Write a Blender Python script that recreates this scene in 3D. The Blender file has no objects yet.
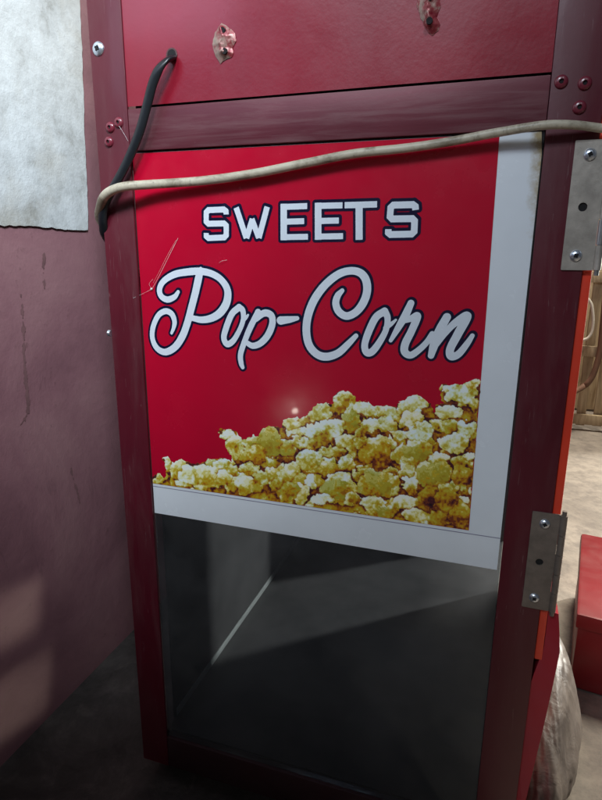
import bpy, bmesh, math, random
import numpy as np
from mathutils import Vector, Matrix, noise as mnoise

random.seed(7)
rng = np.random.default_rng(11)
sc = bpy.context.scene
COL = sc.collection
rad = math.radians

# ------------------------------------------------------------------ camera
CAM = np.array([0.394181, -0.586268, -0.104841])
PITCH, YAW, ROLL, FPX = -0.25192, 0.32221, 0.006665, 575.69
cy_, sy_ = math.cos(YAW), math.sin(YAW)
cp_, sp_ = math.cos(PITCH), math.sin(PITCH)
fwd = np.array([-sy_ * cp_, cy_ * cp_, sp_])
right = np.array([cy_, sy_, 0.0])
up = np.cross(right, fwd)
r2 = math.cos(ROLL) * right + math.sin(ROLL) * up
u2 = -math.sin(ROLL) * right + math.cos(ROLL) * up
cd = bpy.data.cameras.new('camera')
cd.sensor_fit = 'VERTICAL'
cd.sensor_height = 36
cd.lens = FPX * 36 / 800
cd.clip_start = 0.01
cd.clip_end = 100
cam = bpy.data.objects.new('camera', cd)
COL.objects.link(cam)
cam.matrix_world = Matrix([[r2[0], u2[0], -fwd[0], CAM[0]], [r2[1], u2[1], -fwd[1], CAM[1]],
                           [r2[2], u2[2], -fwd[2], CAM[2]], [0, 0, 0, 1]])
sc.camera = cam

def P(px, py, y=0.0):
    """a measured spot on the machine's face -> metres on the plane at depth y: (x, z)"""
    d = (px - 301) / FPX * r2 - (py - 400) / FPX * u2 + fwd
    t = (y - CAM[1]) / d[1]
    p = CAM + t * d
    return (p[0], p[2])

# ------------------------------------------------------------------ helpers
def tag(o, label=None, cat=None, group=None, kind=None):
    if label: o['label'] = label
    if cat: o['category'] = cat
    if group: o['group'] = group
    if kind: o['kind'] = kind
    return o

def empty(name, loc):
    o = bpy.data.objects.new(name, None)
    COL.objects.link(o)
    o.location = loc
    o.empty_display_size = 0.05
    return o

ROOTLOC = {}
def link(name, me, mat, parent=None, smooth=False):
    o = bpy.data.objects.new(name, me)
    if mat and not me.materials:
        me.materials.append(mat)
    COL.objects.link(o)
    if parent:
        o.parent = parent
        # vertices are given in world coordinates: cancel the parent's offset
        loc = Vector((0, 0, 0))
        q = parent
        while q:
            loc += q.location
            q = q.parent
        o.location = -loc
    if smooth:
        for p in me.polygons: p.use_smooth = True
    return o

def bmobj(name, bm, mat, parent=None, smooth=False, sharp=None):
    bmesh.ops.recalc_face_normals(bm, faces=bm.faces)
    me = bpy.data.meshes.new(name)
    bm.to_mesh(me)
    bm.free()
    o = link(name, me, mat, parent, smooth)
    if smooth and sharp:
        try: me.set_sharp_from_angle(angle=rad(sharp))
        except Exception: pass
    return o

def add_box(bm, x0, x1, y0, y1, z0, z1, bevel=0.0, seg=2):
    b = bmesh.new()
    bmesh.ops.create_cube(b, size=1)
    for v in b.verts:
        v.co = Vector(((x0 + x1) / 2 + v.co.x * (x1 - x0), (y0 + y1) / 2 + v.co.y * (y1 - y0), (z0 + z1) / 2 + v.co.z * (z1 - z0)))
    if bevel:
        bmesh.ops.bevel(b, geom=list(b.edges), offset=bevel, segments=seg, profile=0.6, affect='EDGES')
    merge(bm, b)

def merge(bm, b):
    me = bpy.data.meshes.new('t')
    b.to_mesh(me)
    b.free()
    bm.from_mesh(me)
    bpy.data.meshes.remove(me)

def box(name, mat, parent, x0, x1, y0, y1, z0, z1, bevel=0.0, seg=2):
    bm = bmesh.new()
    add_box(bm, x0, x1, y0, y1, z0, z1, bevel, seg)
    return bmobj(name, bm, mat, parent, bevel > 0, 40)

def catmull(pts, n=10):
    pts = [np.array(p, float) for p in pts]
    P_ = [2 * pts[0] - pts[1]] + pts + [2 * pts[-1] - pts[-2]]
    out = []
    for i in range(1, len(P_) - 2):
        p0, p1, p2, p3 = P_[i - 1:i + 3]
        for k in range(n):
            t = k / n
            out.append(0.5 * ((2 * p1) + (-p0 + p2) * t + (2 * p0 - 5 * p1 + 4 * p2 - p3) * t * t + (-p0 + 3 * p1 - 3 * p2 + p3) * t ** 3))
    out.append(pts[-1])
    return out

def sweep(bm, path, ra, rb=None, seg=14, flat=None):
    """tube along path; ra / rb are the half axes, flat = direction of the ra axis"""
    path = [Vector(p) for p in path]
    n = len(path)
    rings = []
    prev = None
    for i in range(n):
        t = (path[min(i + 1, n - 1)] - path[max(i - 1, 0)]).normalized()
        if flat is not None:
            a = Vector(flat) - t * t.dot(Vector(flat))
            if a.length < 1e-4: a = prev
            a.normalize()
        else:
            if prev is None:
                a = t.orthogonal().normalized()
            else:
                a = (prev - t * t.dot(prev)).normalized()
        prev = a
        b = t.cross(a).normalized()
        R_ = ra(i / (n - 1)) if callable(ra) else ra
        Q_ = R_ if rb is None else rb
        rings.append([bm.verts.new(path[i] + a * R_ * math.cos(2 * math.pi * k / seg) + b * Q_ * math.sin(2 * math.pi * k / seg)) for k in range(seg)])
    for i in range(n - 1):
        for k in range(seg):
            bm.faces.new((rings[i][k], rings[i][(k + 1) % seg], rings[i + 1][(k + 1) % seg], rings[i + 1][k]))
    bm.faces.new(rings[0][::-1])
    bm.faces.new(rings[-1])

def lathe(bm, prof, cx, cz, y0, seg=24, axis='y'):
    """profile [(r, h)] turned about an axis through (cx, cz); h runs towards -y from y0"""
    rings = []
    for r, h in prof:
        if r < 1e-7:
            rings.append([bm.verts.new((cx, y0 - h, cz))])
        else:
            rings.append([bm.verts.new((cx + r * math.cos(2 * math.pi * k / seg), y0 - h, cz + r * math.sin(2 * math.pi * k / seg))) for k in range(seg)])
    for a, b in zip(rings[:-1], rings[1:]):
        for k in range(seg):
            k2 = (k + 1) % seg
            if len(a) == 1 and len(b) == 1: continue
            if len(a) == 1: bm.faces.new((a[0], b[k2], b[k]))
            elif len(b) == 1: bm.faces.new((a[k], a[k2], b[0]))
            else: bm.faces.new((a[k], a[k2], b[k2], b[k]))

# ------------------------------------------------------------------ signed-distance print mesher
def sdf_capsule(X, Z, a, b, ra, rb):
    d = b - a
    L2 = max(float(d @ d), 1e-12)
    t = np.clip(((X - a[0]) * d[0] + (Z - a[1]) * d[1]) / L2, 0, 1)
    return np.hypot(X - a[0] - t * d[0], Z - a[1] - t * d[1]) - (ra + (rb - ra) * t)

def sdf_seg_box(X, Z, a, b, h, e0=0.0, e1=0.0):
    d = b - a
    L = math.hypot(*d)
    u = d / L
    lx = (X - a[0]) * u[0] + (Z - a[1]) * u[1]
    lz = -(X - a[0]) * u[1] + (Z - a[1]) * u[0]
    cx = L / 2 + (e1 - e0) / 2
    qx = np.abs(lx - cx) - (L + e0 + e1) / 2
    qz = np.abs(lz) - h
    return np.hypot(np.maximum(qx, 0), np.maximum(qz, 0)) + np.minimum(np.maximum(qx, qz), 0)

def sdf_poly(X, Z, poly):
    poly = np.array(poly, float)
    n = len(poly)
    d = np.full(X.shape, 1e9)
    s = np.ones(X.shape)
    for i in range(n):
        a, b = poly[i], poly[i - 1]
        e = b - a
        wx, wz = X - a[0], Z - a[1]
        t = np.clip((wx * e[0] + wz * e[1]) / (e @ e), 0, 1)
        d = np.minimum(d, (wx - e[0] * t) ** 2 + (wz - e[1] * t) ** 2)
        c1, c2, c3 = Z >= a[1], Z < b[1], e[0] * wz > e[1] * wx
        f = (c1 & c2 & c3) | (~c1 & ~c2 & ~c3)
        s = np.where(f, -s, s)
    return s * np.sqrt(d)

def contour_mesh(name, xs, zs, F, to3d):
    """polygons covering F < 0 on a grid; shared vertices; to3d(x, z) -> 3D point"""
    inside = F < 0
    verts, vid, faces = [], {}, []
    def gv(i, j):
        k = (i, j)
        if k not in vid:
            vid[k] = len(verts)
            verts.append(to3d(xs[j], zs[i]))
        return vid[k]
    def ev(i, j, i2, j2):
        k = (i, j, i2, j2) if (i, j) < (i2, j2) else (i2, j2, i, j)
        if k not in vid:
            f0, f1 = F[i, j], F[i2, j2]
            t = f0 / (f0 - f1)
            vid[k] = len(verts)
            verts.append(to3d(xs[j] + t * (xs[j2] - xs[j]), zs[i] + t * (zs[i2] - zs[i])))
        return vid[k]
    c = inside[:-1, :-1].astype(int) + inside[1:, :-1] + inside[:-1, 1:] + inside[1:, 1:]
    for i, j in zip(*np.nonzero(c)):
        cs = [(i, j), (i, j + 1), (i + 1, j + 1), (i + 1, j)]
        if c[i, j] == 4:
            faces.append([gv(*q) for q in cs])
            continue
        poly = []
        for a, b in zip(cs, cs[1:] + cs[:1]):
            if inside[a]: poly.append(gv(*a))
            if inside[a] != inside[b]: poly.append(ev(*a, *b))
        if len(poly) >= 3: faces.append(poly)
    me = bpy.data.meshes.new(name)
    me.from_pydata([tuple(v) for v in verts], [], faces)
    me.update()
    return me

# ------------------------------------------------------------------ materials
def mat_new(name):
    m = bpy.data.materials.new(name)
    m.use_nodes = True
    nt = m.node_tree
    return m, nt, nt.nodes['Principled BSDF']

def N(nt, t, **kw):
    n = nt.nodes.new(t)
    for k, v in kw.items():
        if k.startswith('i_'): n.inputs[k[2:]].default_value = v
        else: setattr(n, k, v)
    return n

def coords(nt, scale=(1, 1, 1)):
    tc = N(nt, 'ShaderNodeTexCoord')
    mp = N(nt, 'ShaderNodeMapping')
    mp.inputs['Scale'].default_value = scale
    nt.links.new(tc.outputs['Object'], mp.inputs['Vector'])
    return mp.outputs['Vector']

def noise(nt, vec, scale, detail=4, rough=0.6, dist=0.0):
    n = N(nt, 'ShaderNodeTexNoise')
    n.inputs['Scale'].default_value = scale
    n.inputs['Detail'].default_value = detail
    n.inputs['Roughness'].default_value = rough
    n.inputs['Distortion'].default_value = dist
    nt.links.new(vec, n.inputs['Vector'])
    return n.outputs['Fac']

def ramp(nt, fac, stops):
    r = N(nt, 'ShaderNodeValToRGB')
    el = r.color_ramp.elements
    while len(el) < len(stops): el.new(0.5)
    for e, (p, c) in zip(el, stops):
        e.position = p
        e.color = (*c, 1) if len(c) == 3 else c
    nt.links.new(fac, r.inputs['Fac'])
    return r.outputs['Color']

def g(v): return (v, v, v)

def mixc(nt, fac, a, b):
    m = N(nt, 'ShaderNodeMix', data_type='RGBA')
    for s, v in ((0, fac), (6, a), (7, b)):
        if hasattr(v, 'links') or hasattr(v, 'is_linked'): nt.links.new(v, m.inputs[s])
        else: m.inputs[s].default_value = v if s == 0 else (*v, 1)
    return m.outputs[2]

def bump(nt, h, strength, dist=0.001, prev=None):
    b = N(nt, 'ShaderNodeBump')
    b.inputs['Strength'].default_value = strength
    b.inputs['Distance'].default_value = dist
    nt.links.new(h, b.inputs['Height'])
    if prev is not None: nt.links.new(prev, b.inputs['Normal'])
    return b.outputs['Normal']

def paint(name, col, rough=0.35, coat=0.0, dust=0.25, dustcol=(0.30, 0.25, 0.25), metal=0.0, spec=0.5, streak=(1, 1, 1), peel=0.12, scratch=0.0):
    m, nt, b = mat_new(name)
    v = coords(nt)
    vs = coords(nt, streak)
    L = nt.links.new
    n1 = noise(nt, vs, 14, 6, 0.65, 0.4)
    n2 = noise(nt, v, 420, 3, 0.7)
    n3 = noise(nt, v, 5, 4, 0.6)
    dfac = ramp(nt, n1, [(0.45, g(0)), (0.85, g(dust))])
    c0 = mixc(nt, ramp(nt, n3, [(0.3, g(0)), (0.75, g(1))]), tuple(x * 0.78 for x in col), tuple(min(1, x * 1.18) for x in col))
    c1 = mixc(nt, dfac, c0, dustcol)
    speck = ramp(nt, n2, [(0.70, g(0)), (0.78, g(dust * 0.9))])
    c2 = mixc(nt, speck, c1, dustcol)
    if scratch:
        vv = coords(nt, (40, 40, 2.5))
        s_ = ramp(nt, noise(nt, vv, 9, 2, 0.5, 0.8), [(0.69, g(0)), (0.72, g(scratch)), (0.75, g(0))])
        c2 = mixc(nt, s_, c2, (0.5, 0.4, 0.4))
    L(c2, b.inputs['Base Color'])
    r = ramp(nt, n1, [(0.25, g(rough * 0.8)), (0.8, g(min(1, rough * 1.5)))])
    L(r, b.inputs['Roughness'])
    b.inputs['Metallic'].default_value = metal
    b.inputs['Specular IOR Level'].default_value = spec
    b.inputs['Coat Weight'].default_value = coat
    b.inputs['Coat Roughness'].default_value = 0.12
    L(bump(nt, n3, 0.10, 0.006, bump(nt, noise(nt, v, 260, 2, 0.5), peel, 0.0004)), b.inputs['Normal'])
    return m

def plain(name, col, rough=0.5, metal=0.0, var=0.12, scale=60, bumps=0.1, spec=0.5):
    m, nt, b = mat_new(name)
    v = coords(nt)
    f = noise(nt, v, scale, 5, 0.65)
    c = mixc(nt, ramp(nt, f, [(0.3, g(0)), (0.7, g(1))]), tuple(x * (1 - var) for x in col), tuple(min(1, x * (1 + var)) for x in col))
    nt.links.new(c, b.inputs['Base Color'])
    b.inputs['Roughness'].default_value = rough
    b.inputs['Metallic'].default_value = metal
    b.inputs['Specular IOR Level'].default_value = spec
    if bumps: nt.links.new(bump(nt, noise(nt, v, scale * 4, 3), bumps, 0.0006), b.inputs['Normal'])
    return m

M = {}
M['upper'] = paint('upper_red_paint', (0.235, 0.006, 0.020), 0.30, 0.25, 0.09, (0.25, 0.12, 0.15), peel=0.22)
M['stile'] = paint('maroon_paint', (0.092, 0.007, 0.016), 0.40, 0.1, 0.22, (0.17, 0.10, 0.10), spec=.4, streak=(3, 3, .5), scratch=0.12)
M['rail'] = paint('brushed_maroon', (0.125, 0.022, 0.034), 0.40, 0.0, 0.45, (0.26, 0.17, 0.17), metal=0.25, streak=(.6, 3, 9))
M['door'] = paint('door_orange_red', (0.85, 0.055, 0.022), 0.40, 0.2, 0.08, (0.4, 0.15, 0.1))  # lightened so the colour carries strong light on the door edge
M['lowdoor'] = paint('door_crimson', (0.44, 0.010, 0.032), 0.35, 0.2, 0.2, (0.35, 0.12, 0.2))
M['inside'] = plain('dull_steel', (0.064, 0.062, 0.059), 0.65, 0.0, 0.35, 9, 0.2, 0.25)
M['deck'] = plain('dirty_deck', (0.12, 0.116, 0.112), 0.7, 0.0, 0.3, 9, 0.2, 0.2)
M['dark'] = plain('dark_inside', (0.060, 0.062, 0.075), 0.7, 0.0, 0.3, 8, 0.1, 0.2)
M['trim'] = plain('aluminium_trim', (0.62, 0.66, 0.62), 0.35, 0.4, 0.1, 40, 0.1)
M['hole'] = plain('black_hole', (0.008, 0.007, 0.008), 0.9, 0, 0.1, 30, 0)
M['zinc'] = plain('zinc_screw', (0.66, 0.72, 0.80), 0.28, 0.9, 0.12, 300, 0.15)
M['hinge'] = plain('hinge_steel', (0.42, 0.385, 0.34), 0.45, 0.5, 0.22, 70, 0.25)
M['pin'] = plain('hinge_pin', (0.52, 0.54, 0.55), 0.3, 0.9, 0.15, 90, 0.1)
M['rivet'] = paint('rivet_maroon', (0.17, 0.018, 0.034), 0.3, 0.3, 0.2, (0.3, 0.2, 0.2))
M['black'] = plain('black_rubber', (0.006, 0.008, 0.011), 0.38, 0, 0.2, 120, 0.08)
M['cream'] = None

def cream_cable():
    m, nt, b = mat_new('grubby_cream_sheath')
    v = coords(nt)
    f = ramp(nt, noise(nt, v, 35, 6, 0.7, 0.6), [(0.35, (0.20, 0.165, 0.115)), (0.52, (0.47, 0.42, 0.32)), (0.75, (0.60, 0.55, 0.43))])
    s = ramp(nt, noise(nt, v, 230, 3, 0.7), [(0.60, g(0)), (0.72, g(0.6))])
    nt.links.new(mixc(nt, s, f, (0.12, 0.10, 0.08)), b.inputs['Base Color'])
    b.inputs['Roughness'].default_value = 0.45
    nt.links.new(bump(nt, noise(nt, v, 120, 4), 0.25, 0.0008), b.inputs['Normal'])
    return m
M['cream'] = cream_cable()

def vinyl(name, col, rough=0.22, var=0.06, grime=0.0):
    m, nt, b = mat_new(name)
    v = coords(nt)
    f = noise(nt, v, 7, 4, 0.6)
    c = mixc(nt, ramp(nt, f, [(0.3, g(0)), (0.7, g(1))]), tuple(x * (1 - var) for x in col), tuple(min(1, x * (1 + var)) for x in col))
    sp = ramp(nt, noise(nt, v, 330, 2, 0.6), [(0.735, g(0)), (0.77, g(0.35))])
    c = mixc(nt, sp, c, tuple(0.5 * x + 0.12 for x in col))
    if grime:
        # yellow-brown glue stain along the sheet's outer top corner
        tc = N(nt, 'ShaderNodeTexCoord')
        sx = N(nt, 'ShaderNodeSeparateXYZ')
        nt.links.new(tc.outputs['Object'], sx.inputs[0])
        mr = N(nt, 'ShaderNodeMapRange')
        mr.inputs['From Min'].default_value = 0.404
        mr.inputs['From Max'].default_value = 0.4215
        nt.links.new(sx.outputs['X'], mr.inputs['Value'])
        mz = N(nt, 'ShaderNodeMapRange')
        mz.inputs['From Min'].default_value = -0.16
        mz.inputs['From Max'].default_value = 0.0
        nt.links.new(sx.outputs['Z'], mz.inputs['Value'])
        mu = N(nt, 'ShaderNodeMath', operation='MULTIPLY')
        nt.links.new(mr.outputs[0], mu.inputs[0]); nt.links.new(mz.outputs[0], mu.inputs[1])
        mu2 = N(nt, 'ShaderNodeMath', operation='MULTIPLY')
        nt.links.new(mu.outputs[0], mu2.inputs[0]); nt.links.new(noise(nt, v, 60, 5, .7), mu2.inputs[1])
        c = mixc(nt, ramp(nt, mu2.outputs[0], [(0.17, g(0)), (0.40, g(0.9))]), c, (0.36, 0.27, 0.12))
    nt.links.new(c, b.inputs['Base Color'])
    nt.links.new(ramp(nt, noise(nt, v, 16, 5, 0.65), [(0.3, g(rough * 0.7)), (0.75, g(rough * 1.5))]), b.inputs['Roughness'])
    b.inputs['Coat Weight'].default_value = 0.15
    b.inputs['Coat Roughness'].default_value = 0.05
    nt.links.new(bump(nt, noise(nt, v, 9, 3, 0.5), 0.14, 0.004), b.inputs['Normal'])
    return m
M['red'] = vinyl('red_print', (0.47, 0.003, 0.026), grime=0)
M['white'] = vinyl('white_vinyl', (0.76, 0.81, 0.86), grime=1)
M['letter'] = vinyl('pale_letter_print', (0.70, 0.77, 0.85))
M['navy'] = vinyl('navy_print', (0.006, 0.006, 0.030))
M['seam'] = plain('grey_cut_line', (0.25, 0.24, 0.34), 0.5, 0, .1, 40, 0)

def popmat():
    m, nt, b = mat_new('popcorn_print')
    a = N(nt, 'ShaderNodeAttribute', attribute_name='ink')
    nt.links.new(a.outputs['Color'], b.inputs['Base Color'])
    b.inputs['Roughness'].default_value = 0.24
    b.inputs['Coat Weight'].default_value = 0.12
    b.inputs['Coat Roughness'].default_value = 0.05
    return m
M['pop'] = popmat()

def glass():
    m, nt, b = mat_new('grimy_acrylic')
    nt.nodes.remove(b)
    out = nt.nodes['Material Output']
    L = nt.links.new
    tr = N(nt, 'ShaderNodeBsdfTransparent')
    tr.inputs['Color'].default_value = (0.62, 0.65, 0.69, 1)
    gl = N(nt, 'ShaderNodeBsdfGlossy')
    gl.inputs['Roughness'].default_value = 0.06
    gl.inputs['Color'].default_value = (0.9, 0.95, 1.0, 1)
    lw_ = N(nt, 'ShaderNodeLayerWeight')
    p5 = N(nt, 'ShaderNodeMath', operation='POWER'); p5.inputs[1].default_value = 5
    L(lw_.outputs['Facing'], p5.inputs[0])
    fr = N(nt, 'ShaderNodeMath', operation='MULTIPLY_ADD'); fr.inputs[1].default_value = .96; fr.inputs[2].default_value = .04
    L(p5.outputs[0], fr.inputs[0])
    mx = N(nt, 'ShaderNodeMixShader')
    L(fr.outputs[0], mx.inputs[0]); L(tr.outputs[0], mx.inputs[1]); L(gl.outputs[0], mx.inputs[2])
    df = N(nt, 'ShaderNodeBsdfDiffuse')  # dust film, also standing in for reflected haze on the pane
    df.inputs['Color'].default_value = (0.36, 0.36, 0.37, 1)
    v = coords(nt)
    n1 = ramp(nt, noise(nt, v, 6, 6, 0.7, 0.5), [(0.30, g(0.03)), (0.75, g(0.12))])
    n2 = ramp(nt, noise(nt, v, 300, 2, 0.6), [(0.70, g(0)), (0.76, g(0.10))])
    ad = N(nt, 'ShaderNodeMath', operation='ADD')
    L(n1, ad.inputs[0]); L(n2, ad.inputs[1])
    m2 = N(nt, 'ShaderNodeMixShader')
    L(ad.outputs[0], m2.inputs[0]); L(mx.outputs[0], m2.inputs[1]); L(df.outputs[0], m2.inputs[2])
    L(m2.outputs[0], out.inputs['Surface'])
    return m
M['glass'] = glass()

# ------------------------------------------------------------------ the machine
ZR = 0.0436           # top of the cross rail
ZB = -0.4313          # bottom of the sticker
ZG = -0.779           # bottom of the acrylic
XL, XW, XR = -0.0416, 0.4215, 0.4656
DEP = 0.78
FLOOR = -0.86
ZT = 0.42

pm = empty('popcorn_machine', (0.2, 0.25, FLOOR))
tag(pm, 'red popcorn machine cabinet with SWEETS Pop-Corn sticker above dark acrylic pane', 'popcorn machine')

def sheet(name, mat, parent, x0, x1, z0, z1, y, nx=1, nz=1, f=None):
    me = bpy.data.meshes.new(name)
    vs = [(x0 + (x1 - x0) * i / nx, y, z0 + (z1 - z0) * j / nz) for j in range(nz + 1) for i in range(nx + 1)]
    if f: vs = [f(*v) for v in vs]
    fs = [(j * (nx + 1) + i, j * (nx + 1) + i + 1, (j + 1) * (nx + 1) + i + 1, (j + 1) * (nx + 1) + i) for j in range(nz) for i in range(nx)]
    me.from_pydata(vs, [], fs)
    me.update()
    return link(name, me, mat, parent)

# folded sheet corner posts (L profile)
def post(x0, x1, side):
    bm = bmesh.new()
    add_box(bm, x0, x1, -0.0035, 0.0, -0.83, ZT, 0.0009)
    if side < 0: add_box(bm, x0, x0 + 0.003, 0.0005, 0.035, -0.83, ZT, 0.0006)
    else: add_box(bm, x1 - 0.003, x1, 0.0005, 0.035, -0.83, ZT, 0.0006)
    return bmobj('corner_post', bm, M['stile'], pm, True, 40)
postL = post(XL, 0.0, -1)
postR = post(XW + 0.0012, XR, 1)
for xx in (XL + 0.0, XR - 0.03):
    bm = bmesh.new()
    add_box(bm, xx, xx + 0.03, DEP - 0.003, DEP, -0.83, ZT, 0.0008)
    bmobj('corner_post', bm, M['stile'], pm, True, 40)

# upper panel, slightly wavy sheet
def wav(x, y, z):
    return (x, y + 0.0012 * mnoise.noise(Vector((x * 5, 3.1, z * 6))), z)
bm = bmesh.new()
up_ = sheet('upper_panel', M['upper'], pm, 0.0003, XW + 0.0009, ZR + 0.0016, ZT, -0.0018, 40, 34, wav)
for p in up_.data.polygons: p.use_smooth = True
# cross rail
box('cross_rail', M['rail'], pm, 0.0004, XW + 0.0008, -0.0030, 0.012, 0.0008, ZR - 0.0008, 0.0009)
# dark gap lines behind the joins
box('backing_strip', M['hole'], pm, 0.0004, XW + 0.0008, 0.0125, 0.0145, -0.006, ZR + 0.012, 0)

# acrylic pane
box('acrylic_pane', M['glass'], pm, 0.0004, XW + 0.0008, 0.0010, 0.0040, ZG, 0.0, 0)
# bottom rail, painted near-black with grey mottling
box('bottom_rail', paint('near_black_maroon', (.030, .006, .010), .6, 0, .3, (.05, .045, .045)), pm, 0.0004, XW + 0.0008, -0.003, 0.010, -0.83, ZG - 0.001, 0.001)
box('cable_dust_gap', M['hole'], pm, 0.0004, XW + 0.0008, 0.0105, 0.012, -0.80, ZG, 0).name = 'bottom_seal'

# body behind
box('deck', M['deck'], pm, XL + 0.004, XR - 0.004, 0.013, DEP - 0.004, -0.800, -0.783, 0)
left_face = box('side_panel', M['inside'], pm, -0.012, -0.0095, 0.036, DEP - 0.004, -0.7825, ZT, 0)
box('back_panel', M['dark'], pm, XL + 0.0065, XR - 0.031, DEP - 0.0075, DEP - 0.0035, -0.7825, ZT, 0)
box('side_panel', M['dark'], pm, XR - 0.006, XR - 0.0035, 0.036, 0.56, -0.7825, ZT, 0)  # right sheet added to keep outside light off the deck
box('side_panel', M['dark'], pm, XR - 0.006, XR - 0.0035, 0.5605, DEP - .004, -0.31, ZT, 0)  # upper right sheet added to narrow the opening for the light
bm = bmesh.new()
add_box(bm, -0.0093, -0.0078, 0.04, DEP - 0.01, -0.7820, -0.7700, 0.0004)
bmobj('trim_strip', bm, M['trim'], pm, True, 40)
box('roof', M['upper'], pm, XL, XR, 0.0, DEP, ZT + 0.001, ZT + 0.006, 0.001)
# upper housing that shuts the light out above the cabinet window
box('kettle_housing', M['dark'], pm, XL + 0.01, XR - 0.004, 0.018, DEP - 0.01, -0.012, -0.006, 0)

for x_ in (XL + 0.01, XR - 0.05):
    for y_ in (0.02, DEP - 0.06):
        box('foot', M['black'], pm, x_, x_ + 0.04, y_, y_ + 0.04, FLOOR, -0.831, 0.003)

# ------------------------------------------------------------------ sticker
def to_plane(y):
    return lambda x, z: (x, y, z)

def stick_sheet():
    # white margin: one sheet over the pane, right and lower margins
    bm = bmesh.new()
    pts = [(0.0008, -0.0012), (0.4195, -0.0012), (XW, -0.02), (0.4207, -0.20), (0.4195, ZB), (0.0008, ZB)]
    a = [bm.verts.new((x, 0.0004, z)) for x, z in pts]
    b = [bm.verts.new((x, 0.0008, z)) for x, z in pts]
    bm.faces.new(a); bm.faces.new(b[::-1])
    for i in range(len(pts)):
        k = (i + 1) % len(pts)
        bm.faces.new((a[i], a[k], b[k], b[i]))
    return bmobj('sticker', bm, M['white'], pm)
sticker = stick_sheet()
ZL = -0.3905
bm = bmesh.new()
q = [(0.0008, -0.0014), (0.3845, -0.0014), (0.3862, -0.15), (0.3875, ZL), (0.0008, ZL)]
bm.faces.new([bm.verts.new((x, 0.0001, z)) for x, z in q])
bmobj('red_field', bm, M['red'], sticker)
bm = bmesh.new()
bm.faces.new([bm.verts.new((x, 0.00015, z)) for x, z in ((0.0008, ZL - 0.0042), (0.4194, ZL - 0.0042), (0.4194, ZL - 0.0033), (0.0008, ZL - 0.0033))])
bmobj('cut_line', bm, M['seam'], sticker)

# --- lettering
PXM = 0.00122          # metres per measured pixel on the face, near the words
def w3(pts): return [np.array(P(*p)) for p in pts]

def make_word(name, segs, x0, x1, z0, z1, outline, shift=(0, 0)):
    h = 0.00042
    xs = np.arange(x0, x1, h); zs = np.arange(z0, z1, h)
    X, Z = np.meshgrid(xs, zs)
    F = np.full(X.shape, 1e3)
    for kind, a, b, *r in segs:
        if kind == 'c': d = sdf_capsule(X, Z, a, b, *r)
        else: d = sdf_seg_box(X, Z, a, b, *r)
        F = np.minimum(F, d)
    G = F - outline
    if shift != (0, 0):
        sx, sz = int(round(shift[0] / h)), int(round(shift[1] / h))
        G = np.minimum(G, np.roll(np.roll(F, sz, 0), sx, 1) - outline)
    o1 = link('lettering_outline', contour_mesh('lettering_outline', xs, zs, G, to_plane(-0.00012)), M['navy'], sticker)
    o2 = link('lettering', contour_mesh('lettering', xs, zs, F, to_plane(-0.00032)), M['letter'], sticker)
    o2['label'] = name
    o1['label'] = 'navy outline of ' + name

# SWEETS in block capitals (positions measured on the face)
def chamfer(pts, c):
    out = [pts[0]]
    for a, b, d in zip(pts[:-2], pts[1:-1], pts[2:]):
        a, b, d = (np.array(q, float) for q in (a, b, d))
        for q in (a, d):
            L_ = np.hypot(*(q - b))
            out.append(tuple(b + (q - b) * min(c / L_, .48)))
    return out + [pts[-1]]
def blk(pts, w, cut=0.0, ext=.98):
    if cut:
        pts = chamfer(pts, cut); ext = .42
    p = w3(pts)
    out = []
    for a, b in zip(p[:-1], p[1:]):
        h = w * PXM / 2
        out.append(('b', a, b, h, h * ext, h * ext))
    return out
sw = []
S1 = [(226.2, 213.2), (226.0, 209.4), (206.3, 210.2), (206.3, 223.8), (226.3, 223.4), (226.3, 237.4), (206.3, 238.2), (206.3, 234.2)]
sw += blk(S1, 5.0, 2.2)
for a, b in (((236.6, 208.6), (246.1, 237.2)), ((246.9, 237.2), (252.2, 220)), ((252.2, 220), (258.6, 237)), ((259.2, 237), (267.0, 207.8))):
    sw += blk([a, b], 5.1, 0, .35)
sw += blk([(283.8, 207.3), (283.8, 236.8)], 5.8) + blk([(283.8, 206.9), (304.6, 206.2)], 4.8) + blk([(283.8, 221.8), (301.6, 221.2)], 4.8) + blk([(283.8, 237.2), (305.4, 236.8)], 4.8)
sw += blk([(318.2, 206.3), (318.2, 236.3)], 5.8) + blk([(318.2, 205.9), (339.8, 205.4)], 4.8) + blk([(318.2, 221.0), (336.2, 220.6)], 4.8) + blk([(318.2, 236.6), (340.4, 236.2)], 4.8)
sw += blk([(347.6, 205.2), (374.2, 204.4)], 4.9) + blk([(359.2, 206), (359.2, 236.2)], 5.9)
S2 = [(415.6, 208.6), (415.3, 204.6), (391.0, 205.2), (389.9, 219.0), (414.8, 218.6), (414.2, 234.0), (388.2, 234.6), (388.4, 230.6)]
sw += blk(S2, 5.2, 2.4)
a = P(195, 195); b = P(428, 250)
make_word('the word SWEETS in pale block capitals', sw, a[0] - .01, b[0] + .01, P(200, 255)[1] - .005, P(425, 190)[1] + .01, 0.0027, (0.0005, 0.0006))

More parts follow.
